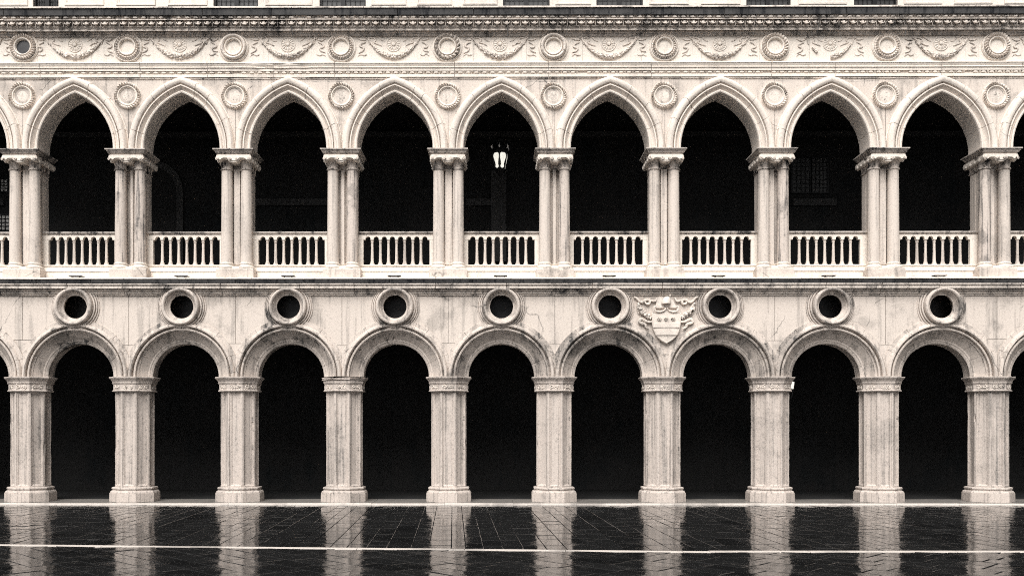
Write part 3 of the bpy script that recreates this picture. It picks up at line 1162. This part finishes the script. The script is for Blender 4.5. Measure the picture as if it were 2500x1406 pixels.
rect_loft(pl, [(.62, -.10, 1.05, z_pl0 - .02), (.62, -.10, 1.05, z_bs - .05), (.605, -.085, 1.04, z_bs - .03), (.60, -.08, 1.04, z_bs - .006)])
pl_me = pl.mesh("plinth", M_wall, True, 25)

COL_LABELS = [
    "paired column under the frieze roundel with the dark disc",
    "streaked grey paired column second from the left edge of the arcade",
    "pale paired column third from the left edge of the upper arcade",
    "paired column with grey scratches, next but one to the left of the hanging lantern",
    "paired column just left of the lit hanging lantern",
    "paired column just right of the lit hanging lantern, veined marble right shaft",
    "paired column standing above the carved coat of arms",
    "paired column next to the right of the one above the coat of arms",
    "paired column second from the right edge of the upper arcade",
    "paired column nearest the right edge of the upper arcade",
]
for j in range(10):
    e = XJ[j]
    c = tag(empty("paired_column", (e, 0, 0)), COL_LABELS[j], "column", "paired columns of the upper arcade")
    for s in (-1, 1):
        link("shaft", sh_vein if (j, s) in ((1, -1), (1, 1), (3, 1), (5, 1), (9, -1), (7, 1)) else sh_me, c, (s * SX, YS, 0), (0, 0, R.random() * 6))
    link("rear_pilaster", core_me, c)
    md = MB()
    w = (.10, .045, .10, .05, .11, .05, .10, .075, .10, .075)[j]
    ox = (0, .01, 0, -.01, 0, -.005, 0, -.03, 0, -.03)[j]
    md.box(ox - w, ox + w, .20 if w > .09 else .25, .41, z_sh0 - .02, z_neck + .02)
    md.obj("middle_strip", M_shaft, c, False)
    cp = link("capital", cap_me, c)
    for s in (-1, 1):
        for x in (.52, .125):
            o = link("scroll", vol_me, cp, (s * x, -.275 + R.uniform(-.01, .01), z_ab_b - .13), (0, R.uniform(-.3, .3), s * (.35 if x > .3 else -.15)))
            o.scale = (.9 if s * x < 0 else -.9, .9, .85)
        for y in (.30, .62, .92):
            link("leaf", leaf_me, cp, (s * (.42), y - .02, z_neck + .05), (0, 0, s * PI / 2 + R.uniform(-.2, .2)))
    link("leaf_band", ech_me, cp)
    link("abacus", ab_me, c)
    link("base", base_me, c)
    link("plinth", pl_me, c)

# ------------------------------------------------------------------ balustrades
z_rt, z_rb, z_sp, z_ft, z_b0 = zf(564.7, .38), zf(569.8, .4), zf(586, .5), zf(647.5, .5), zf(655, .4)
bal = MB()
H = z_sp - z_ft
bal.lathe_z([(.062, z_sp + .002), (.062, z_sp - .02), (.05, z_sp - .03), (.043, z_sp - .065), (.053, z_sp - .075), (.053, z_sp - .092), (.041, z_sp - .10), (.042, z_sp - .25), (.050, z_ft + .25), (.052, z_ft + .13), (.058, z_ft + .10), (.068, z_ft + .08), (.066, z_ft + .06), (.088, z_ft + .03), (.09, z_ft - .002)], n=14)
bal_me = bal.mesh("baluster", M_shaft)
BAL_LABELS = [
    "balustrade cut by the left edge, left of the column under the dark disc",
    "balustrade between the first two full paired columns from the left",
    "balustrade in the bay right of the streaked grey column",
    "balustrade two bays to the left of the hanging lantern",
    "balustrade in the bay next to the left of the hanging lantern",
    "balustrade directly below the lit hanging lantern",
    "balustrade in the bay next to the right of the hanging lantern",
    "balustrade in the bay right of the column above the coat of arms",
    "balustrade in the bay with the faint lattice windows behind",
    "balustrade in the last full bay on the right",
    "balustrade cut by the right edge of the photo",
]
for i in range(11):
    x0, x1 = EDGE[i] + .425, EDGE[i + 1] - .425
    cx, w = (x0 + x1) / 2, (x1 - x0)
    root = tag(empty("balustrade", (cx, .5, Z_FLOOR_U)), BAL_LABELS[i], "balustrade", "balustrades of the upper arcade")
    oz = -Z_FLOOR_U
    b_ = MB()
    prof = [(-.10, z_rt), (-.125, z_rt - .01), (-.13, z_rt - .045), (-.11, z_rb), (-.085, z_rb - .02), (-.075, z_rb - .03), (-.07, z_rb - .045), (.07, z_rb - .045), (.11, z_rb), (.13, z_rt - .045), (.10, z_rt)]
    b_.grid([[(X, y, z + oz) for y, z in prof] for X in (-w / 2, w / 2)], cv=True)
    b_.obj("handrail", M_abacus, root, True, 20)
    pit = .2765 * w / 2.70
    half = 4 * pit
    rr = .088
    # strip of little arches under the handrail
    zt = z_rb - .04
    outl = [(-w / 2, zt), (-w / 2, z_sp)]
    for k in range(8):
        c0 = -half + pit * (k + .5)
        outl += [(c0 - rr, z_sp)] + [(c0 - rr * math.cos(t), z_sp + .02 + rr * math.sin(t)) for t in np.linspace(0, PI, 11)] + [(c0 + rr, z_sp)]
    outl += [(w / 2, z_sp), (w / 2, zt)]
    b_ = MB()
    b_.poly([(x, z + oz) for x, z in outl], [], -.07, .07)
    b_.obj("arcade_strip", M_frieze, root, False)
    for k in range(1, 8):
        link("baluster", bal_me, root, (-half + pit * k, R.uniform(-.004, .004), oz), (0, 0, R.random() * 6))
    for s in (-1, 1):
        b_ = MB()
        xa, xb = sorted((s * w / 2, s * (half + .02)))
        b_.box(xa, xb, -.065, .065, z_ft + oz, z_sp + oz)
        b_.obj("end_block", M_frieze, root, False)
    b_ = MB()
    prof = [(.2, z_ft - .004), (-.13, z_ft - .004), (-.145, z_ft - .015), (-.145, z_ft - .04), (-.12, z_ft - .06), (-.10, z_ft - .085), (-.13, z_ft - .10), (-.20, zf(661, .3)), (-.215, zf(661.5, .3)), (-.18, zf(662.2, .3)), (-.18, z_pl0 - .02)]
    b_.grid([[(X, y, z + oz) for y, z in prof] for X in (-w / 2 + .1 - .05, w / 2 - .05)])
    b_.obj("pedestal", M_frieze, root, True, 20)

# ------------------------------------------------------------------ octagonal piers of the lower arcade
YP = .55
z_cap, z_ast, z_shb, z_pb = zf(919, -.15), zf(953, -.07), zf(1190.5, -.07), 0.10
RAD = 0.625
zs = [z_shb, z_shb + .06, z_shb + .075, z_shb + .095, z_shb + .11]
zs += list(np.linspace(z_shb + .2, z_ast - .28, 30))
zs += [z_ast - .135, z_ast - .12, z_ast - .095, z_ast - .075, z_ast - .05, z_ast - .02, z_ast]
# across one face: (fraction -1..1, number of recess steps)
FACE = [(-1, 0), (-.80, 0), (-.76, 1), (-.64, 1), (-.60, 2), (-.46, 2), (-.42, 3), (-.15, 3), (.15, 3), (.42, 3), (.46, 2), (.60, 2), (.64, 1), (.76, 1), (.80, 0)]
DEP = [0, .026, .046, .060]
NOTCH = {0: [(-1, 1022, 24, .10), (1, 1095, 26, .05), (-1, 1075, 40, .03)], 1: [(-1, 1026, 22, .06), (-1, 1075, 50, .035)], 4: [(1, 985, 25, .05), (1, 1083, 14, .05), (-1, 1015, 14, .04)], 5: [(-1, 1095, 30, .05)],
         6: [(-1, 1015, 26, .05)], 8: [(1, 1024, 10, .09)], 9: [(-1, 1020, 10, .10)]}


def level_steps(z):
    lo, hi = z - z_shb, z_ast - z
    k = 3
    for d, lim in ((lo, (.065, .085, .10)), (hi, (.035, .085, .127))):
        k = min(k, sum(d > q_ for q_ in lim))
    return k


def pier_shaft(j):
    rows = []
    rr = random.Random(90 + j)
    corner = [[rr.gauss(0, .006) for _ in zs] for _ in range(8)]
    ap = RAD * math.cos(PI / 8)
    for li, z in enumerate(zs):
        lev = level_steps(z)
        row = []
        for fce in range(8):
            an = -PI / 2 + fce * PI / 4
            nx, ny = math.cos(an), math.sin(an)
            tx, ty = -ny, nx
            hw = RAD * math.sin(PI / 8)
            for fr, st in FACE:
                d = DEP[min(st, lev)]
                if abs(fr) > .9:
                    d += abs(corner[fce][li]) * .8
                    for (sd, py, ext, dep) in NOTCH.get(j, ()):
                        zc = zf(py, .2)
                        cxn = (nx * ap + tx * fr * hw)
                        if sd * cxn > .40:
                            g = abs(z - zc) / (ext * M * .55)
                            if g < 1:
                                d += dep * (1 - g * g)
                row.append((nx * (ap - d) + tx * fr * hw, YP + ny * (ap - d) + ty * fr * hw, z))
        rows.append(row)
    b_ = MB()
    b_.grid(rows, cv=True)
    return b_


def octa(b_, prof, rot=PI / 8, cy=YP):
    rows = []
    for r_, z in prof:
        rows.append([(r_ * math.cos(rot + k * PI / 4), cy + r_ * math.sin(rot + k * PI / 4), z) for k in range(8)])
    b_.grid(rows, cv=True)
    b_.add(rows[0], [tuple(range(8))])


q = (DIST + YP) / FPX / math.cos(PI / 8) * 1.0
zc_ = lambda py: zf(py, -.12)
cp_b = MB()
octa(cp_b, [(x * q, zc_(py)) for py, x in ((918.6, 54.0), (919.2, 54.6), (921.6, 54.4), (922.2, 53.0), (923.4, 53.2), (924.2, 52.2), (926.5, 50.4), (930, 48.2), (931.5, 47.6), (932, 48.0), (933.6, 48.0), (934.2, 47.0), (935.6, 47.2), (936.6, 46.4), (937.4, 45.6), (950.6, 45.4), (951.2, 46.6), (952.2, 47.8), (953.8, 47.8), (954.8, 46.6), (955.2, 45.4))])
cp_me = cp_b.mesh("capital", M_pier, True, 20)
bs_b = MB()
zb_ = lambda py: zf(py, -.1)
octa(bs_b, [(x * q, zb_(py)) for py, x in ((1189.8, 45.6), (1190.6, 48.0), (1191.6, 49.0), (1194, 49.2), (1195.4, 48.4), (1196, 47.0), (1198.4, 47.4), (1199, 49.6), (1201, 51.6), (1203, 52.6), (1203.8, 52.2), (1204.4, 53.6), (1212, 53.8), (1225.6, 54.0))])
bs_me = bs_b.mesh("base", M_pier, True, 20)


def carving(seed):
    """leaf scrolls for one face of a capital, in face coordinates (x across, z up, -y outwards)"""
    rr = random.Random(seed)
    b_ = MB()
    hw, hh = .20, .085
    for k in range(2):
        s = -1 if k else 1
        cx = s * .095
        ph = rr.random() * 6
        sp_ = [(cx + s * .075 * (1 - t / 16) * math.cos(ph + t * .55), -.008, .075 * (1 - t / 16) * math.sin(ph + t * .55)) for t in range(14)]
        b_.tube(sp_, [.017] * 14, 5)
        v_, f_ = ICO1
        b_.add(v_ * np.array([.03, .025, .03]) + np.array([cx, -.005, 0]), f_)
    for _ in range(7):
        v_, f_ = ICO1
        b_.add(v_ * np.array([rr.uniform(.015, .032), .02, rr.uniform(.015, .035)]) + np.array([rr.uniform(-hw, hw), -.003, rr.uniform(-hh, hh)]), f_)
    return b_.mesh("carved_panel", M_carve)


CARV = [carving(s) for s in range(5)]
PIER_LABELS = [
    "octagonal pier at the left edge, notched on its left side",
    "octagonal pier second from the left, long worn bite in its left edge",
    "octagonal pier third from the left with small square patches on its face",
    "octagonal pier with a broken crumbling capital rim",
    "octagonal pier with chipped right edge, near the middle of the lower arcade",
    "octagonal pier between the chipped middle pier and the one under the coat of arms",
    "octagonal pier directly below the carved coat of arms",
    "octagonal pier with the small wall lamp peeping out behind its capital",
    "octagonal pier second from the right, round bite in its right edge",
    "octagonal pier nearest the right edge, notched on its left edge",
]
for j in range(10):
    e = XJ[j]
    p = tag(empty("pier", (e, 0, 0)), PIER_LABELS[j], "pier", "octagonal piers of the lower arcade")
    pier_shaft(j).obj("shaft", M_pier, p, True, 22)
    c = link("capital", cp_me, p)
    if j == 3:
        me = cp_me.copy()
        for vv in me.vertices:
            if vv.co.z > zc_(928) and vv.co.y < YP:
                vv.co.z -= R.uniform(0, .06)
                vv.co.y += R.uniform(0, .06)
                vv.co.x *= R.uniform(.93, 1.0)
        c.data = me
    b_ = link("base", bs_me, p)
    if j >= 2:                                          # old dowel plugs in the face to the right of the front
        for py in (1021, 1093):
            pw = (.045, .035)[j > 3] * R.uniform(.8, 1.2)
            pm = MB()
            pm.box(-pw, pw, -.012, .06, -pw * 1.6, pw * 1.6)
            ap_ = RAD * math.cos(PI / 8) - DEP[1]
            pl_o = pm.obj("plug", M_abacus, p, False)
            pl_o.location = (math.sin(PI / 4) * ap_ + math.cos(PI / 4) * .17, YP - math.cos(PI / 4) * ap_ + math.sin(PI / 4) * .17, zf(py + R.uniform(-3, 3), .2))
            pl_o.rotation_euler = (0, 0, PI / 4)
    ap = 45.6 * (DIST + YP) / FPX
    for fce in (-2, -1, 0, 1, 2):
        an = fce * PI / 4
        o = link("carved_panel", CARV[(j * 3 + fce) % 5], c, (math.sin(an) * ap, YP - math.cos(an) * ap, (zc_(937.4) + zc_(950.6)) / 2), (0, 0, an))
        o.scale = (1.0 if R.random() > .5 else -1.0, 1, 1)

# ------------------------------------------------------------------ coat of arms above the seventh pier
cxa, cza = at(1626.5, 779, -.12)
arms = tag(empty("coat_of_arms", (cxa, 0, cza)), "carved coat of arms with shield, peaked cap and fruit garlands on the lower wall", "coat of arms")
S_ = (DIST - .1) / FPX * (190 / 1781.0)                 # metres per pixel of the enlarged detail; origin at its (900, 740)
D = lambda X, Y_: ((X - 900) * S_, (740 - Y_) * S_)
half = [(575, 600), (572, 760), (585, 900), (620, 1040), (690, 1150), (790, 1240), (905, 1300)]
for _ in range(2):
    qn = [half[0]]
    for a, c in zip(half[:-1], half[1:]):
        qn += [(a[0] * .75 + c[0] * .25, a[1] * .75 + c[1] * .25), (a[0] * .25 + c[0] * .75, a[1] * .25 + c[1] * .75)]
    half = qn + [half[-1]]
oleft = half
oright = [(1810 - x, y) for x, y in half][::-1]
outl = [D(*p) for p in [(890, 505), (865, 545), (820, 575), (750, 592), (640, 590), (590, 585)] + oleft[1:] + oright[1:-1] + [(1215, 585), (1150, 590), (1040, 592), (970, 575), (915, 545)]]
n = len(outl)
cen = np.array([0.0, .0])
b_ = MB()
rings = []
for kf, y in ((1.0, .03), (1.0, -.125), (.99, -.14), (.95, -.15), (.93, -.135), (.5, -.15), (.0, -.155)):
    rings.append([(p[0] * kf, y, (p[1] + .05) * kf - .05) for p in outl])
b_.grid(rings, cv=True)
shield = b_.obj("shield", M_arch, arms, True, 40)
for X in (738, 890, 1050):
    b_ = MB()
    v_, f_ = ICO1
    x, z = D(X, 735)
    for k in range(6):
        b_.add(v_ * np.array([.034, .035, .034]) + np.array([x + .042 * math.cos(k * PI / 3), -.168, z + .042 * math.sin(k * PI / 3)]), f_)
    b_.add(v_ * .028 + np.array([x, -.195, z]), f_)
    b_.obj("rosette", M_carve, shield)
for y0, y1, x0, x1 in ((835, 930, 600, 1200), (1010, 1105, 650, 1150)):
    b_ = MB()
    a, c = D(x0, y0), D(x1, y1)
    b_.box(a[0], c[0], -.172, -.10, c[1], a[1])
    b_.obj("shield_band", M_arch, shield, False)
# peaked ducal cap
b_ = MB()
rows = []
for t in np.linspace(0, 1, 9):
    hw = .155 * math.sqrt(max(0.0, 1 - (t * .985) ** 2.6))
    lean = .03 * t ** 2
    z = D(900, 385)[1] + t * .235
    rows.append([(lean + hw * math.cos(w), -.10 - .16 * math.sin(w) * math.cos(t * 1.3) ** .5, z) for w in np.linspace(0, PI, 15)])
b_.grid(rows)
x, z = D(985, 200)
v_, f_ = ICO2
b_.add(v_ * np.array([.03, .03, .04]) + np.array([x, -.15, z]), f_)
b_.tube([(-.125, -.12, D(0, 385)[1]), (-.07, -.225, D(0, 382)[1]), (0, -.255, D(0, 381)[1]), (.07, -.225, D(0, 382)[1]), (.125, -.12, D(0, 385)[1])], .022, 8)
b_.obj("cap", M_arch, arms)
b_ = MB()
b_.poly([D(*p) for p in ((690, 230), (1010, 215), (1100, 380), (1150, 480), (650, 480), (680, 380))], [], -.07, .02)
b_.obj("mantle", M_arch, arms, False)


def line(name, pts, r, Y=-.05, flat=1.0, mat=M_carve):
    b2 = MB()
    ribbon(b2, [D(*p) for p in pts], r, Y, flat)
    return b2.obj(name, mat, arms)


for s in (-1, 1):
    mx_ = lambda pts: [(900 + s * (x - 900), y) for x, y in pts]
    line("scroll", mx_([(890, 495), (850, 550), (760, 578), (670, 570), (625, 520), (630, 460), (660, 448), (676, 470), (655, 490)]), .022, -.12)
    line("ribbon", mx_([(170, 230), (230, 250), (290, 330), (370, 360), (420, 300), (480, 280), (540, 320), (520, 390), (450, 390), (420, 340), (450, 310)]), .034, -.05)
    line("ribbon", mx_([(540, 300), (620, 330), (670, 320), (690, 240)]), .028, -.05)
    line("ribbon", mx_([(575, 800), (470, 800), (400, 760), (330, 730), (280, 790), (320, 830), (400, 840), (440, 880), (420, 910), (520, 960)]), .038, -.06)
    line("ribbon", mx_([(240, 420), (250, 520), (290, 620)]), .02, -.03)
    g0 = [(240, 365), (300, 490), (370, 585), (460, 645), (555, 715)]
    P = np.array([D(*p) for p in mx_(g0)])
    ts = np.linspace(0, 4, 60)
    G = [(np.interp(t, range(5), P[:, 0]), -.10, np.interp(t, range(5), P[:, 1])) for t in ts]
    rr = np.random.default_rng(5 + s)
    C = np.array([(rr.uniform(0, 60), rr.uniform(0, 2 * PI)) for _ in range(60)])

    def lump(i, wv):
        du = (C[:, 0] - i) * .19
        dv = (C[:, 1] - wv + PI) % (2 * PI) - PI
        return 1.25 - min(.7, math.sqrt(np.min(du * du + dv * dv)) * .8)
    b_ = MB()
    b_.tube(G, [.055 + .035 * math.sin(PI * k / 70) for k in range(60)], 14, 1.0, lump=lump)
    b_.obj("fruit_garland", M_carve, arms)

# ------------------------------------------------------------------ lamps
lx, _ = at(1221, 395, 2.4)
LZ = lambda py: zf(py, 2.4)
lan = tag(empty("lantern", (lx, 2.4, LZ(430))), "ornate black hanging lantern with lit white panes in the central pointed arch", "lantern")
o0 = LZ(430)
k_ = (DIST + 2.4) / FPX


def hexa(b_, prof, rot=0.0):
    b_.grid([[(r_ * k_ * math.cos(rot + a * PI / 3), r_ * k_ * math.sin(rot + a * PI / 3), LZ(py) - o0) for a in range(6)] for py, r_ in prof], cv=True)


b_ = MB()
b_.tube([(0, 0, LZ(334) - o0), (0, 0, (LZ(334) + Z_CEIL_U) / 2 - o0), (0, 0, Z_CEIL_U - o0)], .018, 8, up=(1, 0, 0))
b_.obj("hanging_rod", M_iron, lan)
ROT = math.radians(24)
b_ = MB()
hexa(b_, [(332, .5), (336, 4), (339, 10), (342, 12.5), (346, 11), (350, 8), (353, 9), (356, 18), (360, 21), (367, 22.5), (371, 23.5), (373, 21), (374, 18)], ROT)
b_.obj("crown", M_iron, lan, False)
for a in range(6):
    b_ = MB()
    t = ROT + a * PI / 3
    v_, f_ = ICO1
    b_.tube([(20 * k_ * math.cos(t), 20 * k_ * math.sin(t), LZ(366) - o0), (23 * k_ * math.cos(t), 23 * k_ * math.sin(t), LZ(361) - o0), (21 * k_ * math.cos(t), 21 * k_ * math.sin(t), LZ(356) - o0)], [.03, .035, .012], 6)
    b_.obj("acroterion", M_grey, lan)
b_ = MB()
hexa(b_, [(412, 13.5), (416, 15), (419, 13), (424, 8), (428, 5), (432, 1)], ROT)
b_.obj("drop_finial", M_iron, lan, False)
for a in range(6):
    t = ROT + a * PI / 3
    b_ = MB()
    b_.tube([(19.5 * k_ * math.cos(t), 19.5 * k_ * math.sin(t), LZ(373) - o0), (18.5 * k_ * math.cos(t), 18.5 * k_ * math.sin(t), LZ(388) - o0), (13.5 * k_ * math.cos(t), 13.5 * k_ * math.sin(t), LZ(413) - o0)], .019, 6)
    b_.obj("frame_bar", M_iron, lan)
    # vase-shaped lit pane with an iron plate round it
    t2 = t + PI / 6
    b_ = MB()
    vase = [(376.5, 3.5), (378, 6.2), (381, 7.6), (385, 8.0), (389, 7.2), (394, 5.8), (400, 4.3), (405, 3.6), (407, 4.6), (409.5, 4.6), (411.5, 3.2), (413, 1.0)]
    rr_ = lambda py: (17.2 - max(0, (py - 385)) * .185) * .98
    b_.grid([[(k_ * (rr_(py) * math.cos(t2) - u * w * math.sin(t2)), k_ * (rr_(py) * math.sin(t2) + u * w * math.cos(t2)), LZ(py) - o0) for u in (-1, -.5, 0, .5, 1)] for py, w in vase])
    b_.obj("glass_pane", M_glow, lan)
    b_ = MB()
    b_.grid([[(k_ * ((rr_(py) - .8) * math.cos(t2) - u * w2 * math.sin(t2)), k_ * ((rr_(py) - .8) * math.sin(t2) + u * w2 * math.cos(t2)), LZ(py) - o0) for u in (-1, 1)] for py, w2 in ((374, 9.6), (386, 9.3), (413, 7))])
    b_.obj("back_plate", M_iron, lan, False)

wx, wz = at(1934.5, 941, 1.35)
wl = tag(empty("wall_lamp", (wx, 1.35, wz)), "small lit wall lamp half hidden behind a pier capital", "lamp")
b_ = MB()
b_.lathe_z([(.03, -.11), (.05, -.10), (.08, .05), (.085, .11), (.05, .13), (.01, .14)], n=8)
b_.obj("lamp_glass", M_glow, wl)
b_ = MB()
b_.lathe_z([(.01, .27), (.06, .22), (.12, .165), (.11, .15)], n=8)
b_.lathe_z([(.01, -.26), (.05, -.2), (.05, -.13), (.03, -.12)], n=8)
for a in range(4):
    t = a * PI / 2 + .5
    b_.tube([(.115 * math.cos(t), .115 * math.sin(t), .15), (.065 * math.cos(t), .065 * math.sin(t), -.14)], .012, 5)
b_.obj("lamp_frame", M_iron, wl)
b_ = MB()
ribbon_pts = [(0, 0, -.25), (-.05, -.05, -.4), (-.1, -.12, -.46), (-.2, -.22, -.42), (-.42, -.38, -.46)]
b_.tube(ribbon_pts, .02, 6)
b_.obj("bracket", M_iron, wl)

# flat floodlights on the ledge under each balustrade
FL = [(187, 674), (444, 674.5), (704, 674.5), (963, 674.5), (1222, 674.5), (1487, 675), (1754, 674), (2023, 674), (2293, 673.5)]
plate = MB()
plate.box(-.215, .215, -.11, .11, .052, .07)
plate_me = plate.mesh("housing", M_iron, False)
stem_ = MB()
stem_.box(-.10, .10, -.07, .07, 0, .052)
for s in (-1, 1):
    stem_.box(s * .13 - .012, s * .13 + .012, -.03, .03, 0, .055)
stem_me = stem_.mesh("mount", M_grey, False)
where = ["next to the left edge of the facade", "second from the left", "two bays left of the hanging lantern", "in the bay left of the hanging lantern", "under the hanging lantern",
         "in the bay right of the hanging lantern", "in the bay right of the coat of arms", "second from the right", "nearest the right edge"]
for k, (px, py) in enumerate(FL):
    x, z = at(px, py + 2, -.18)
    f_ = tag(empty("floodlight", (x, -.18, zf(677.2, -.3))), "thin flat floodlight on the ledge, " + where[k], "floodlight", "floodlights on the ledge")
    link("housing", plate_me, f_)
    link("mount", stem_me, f_)
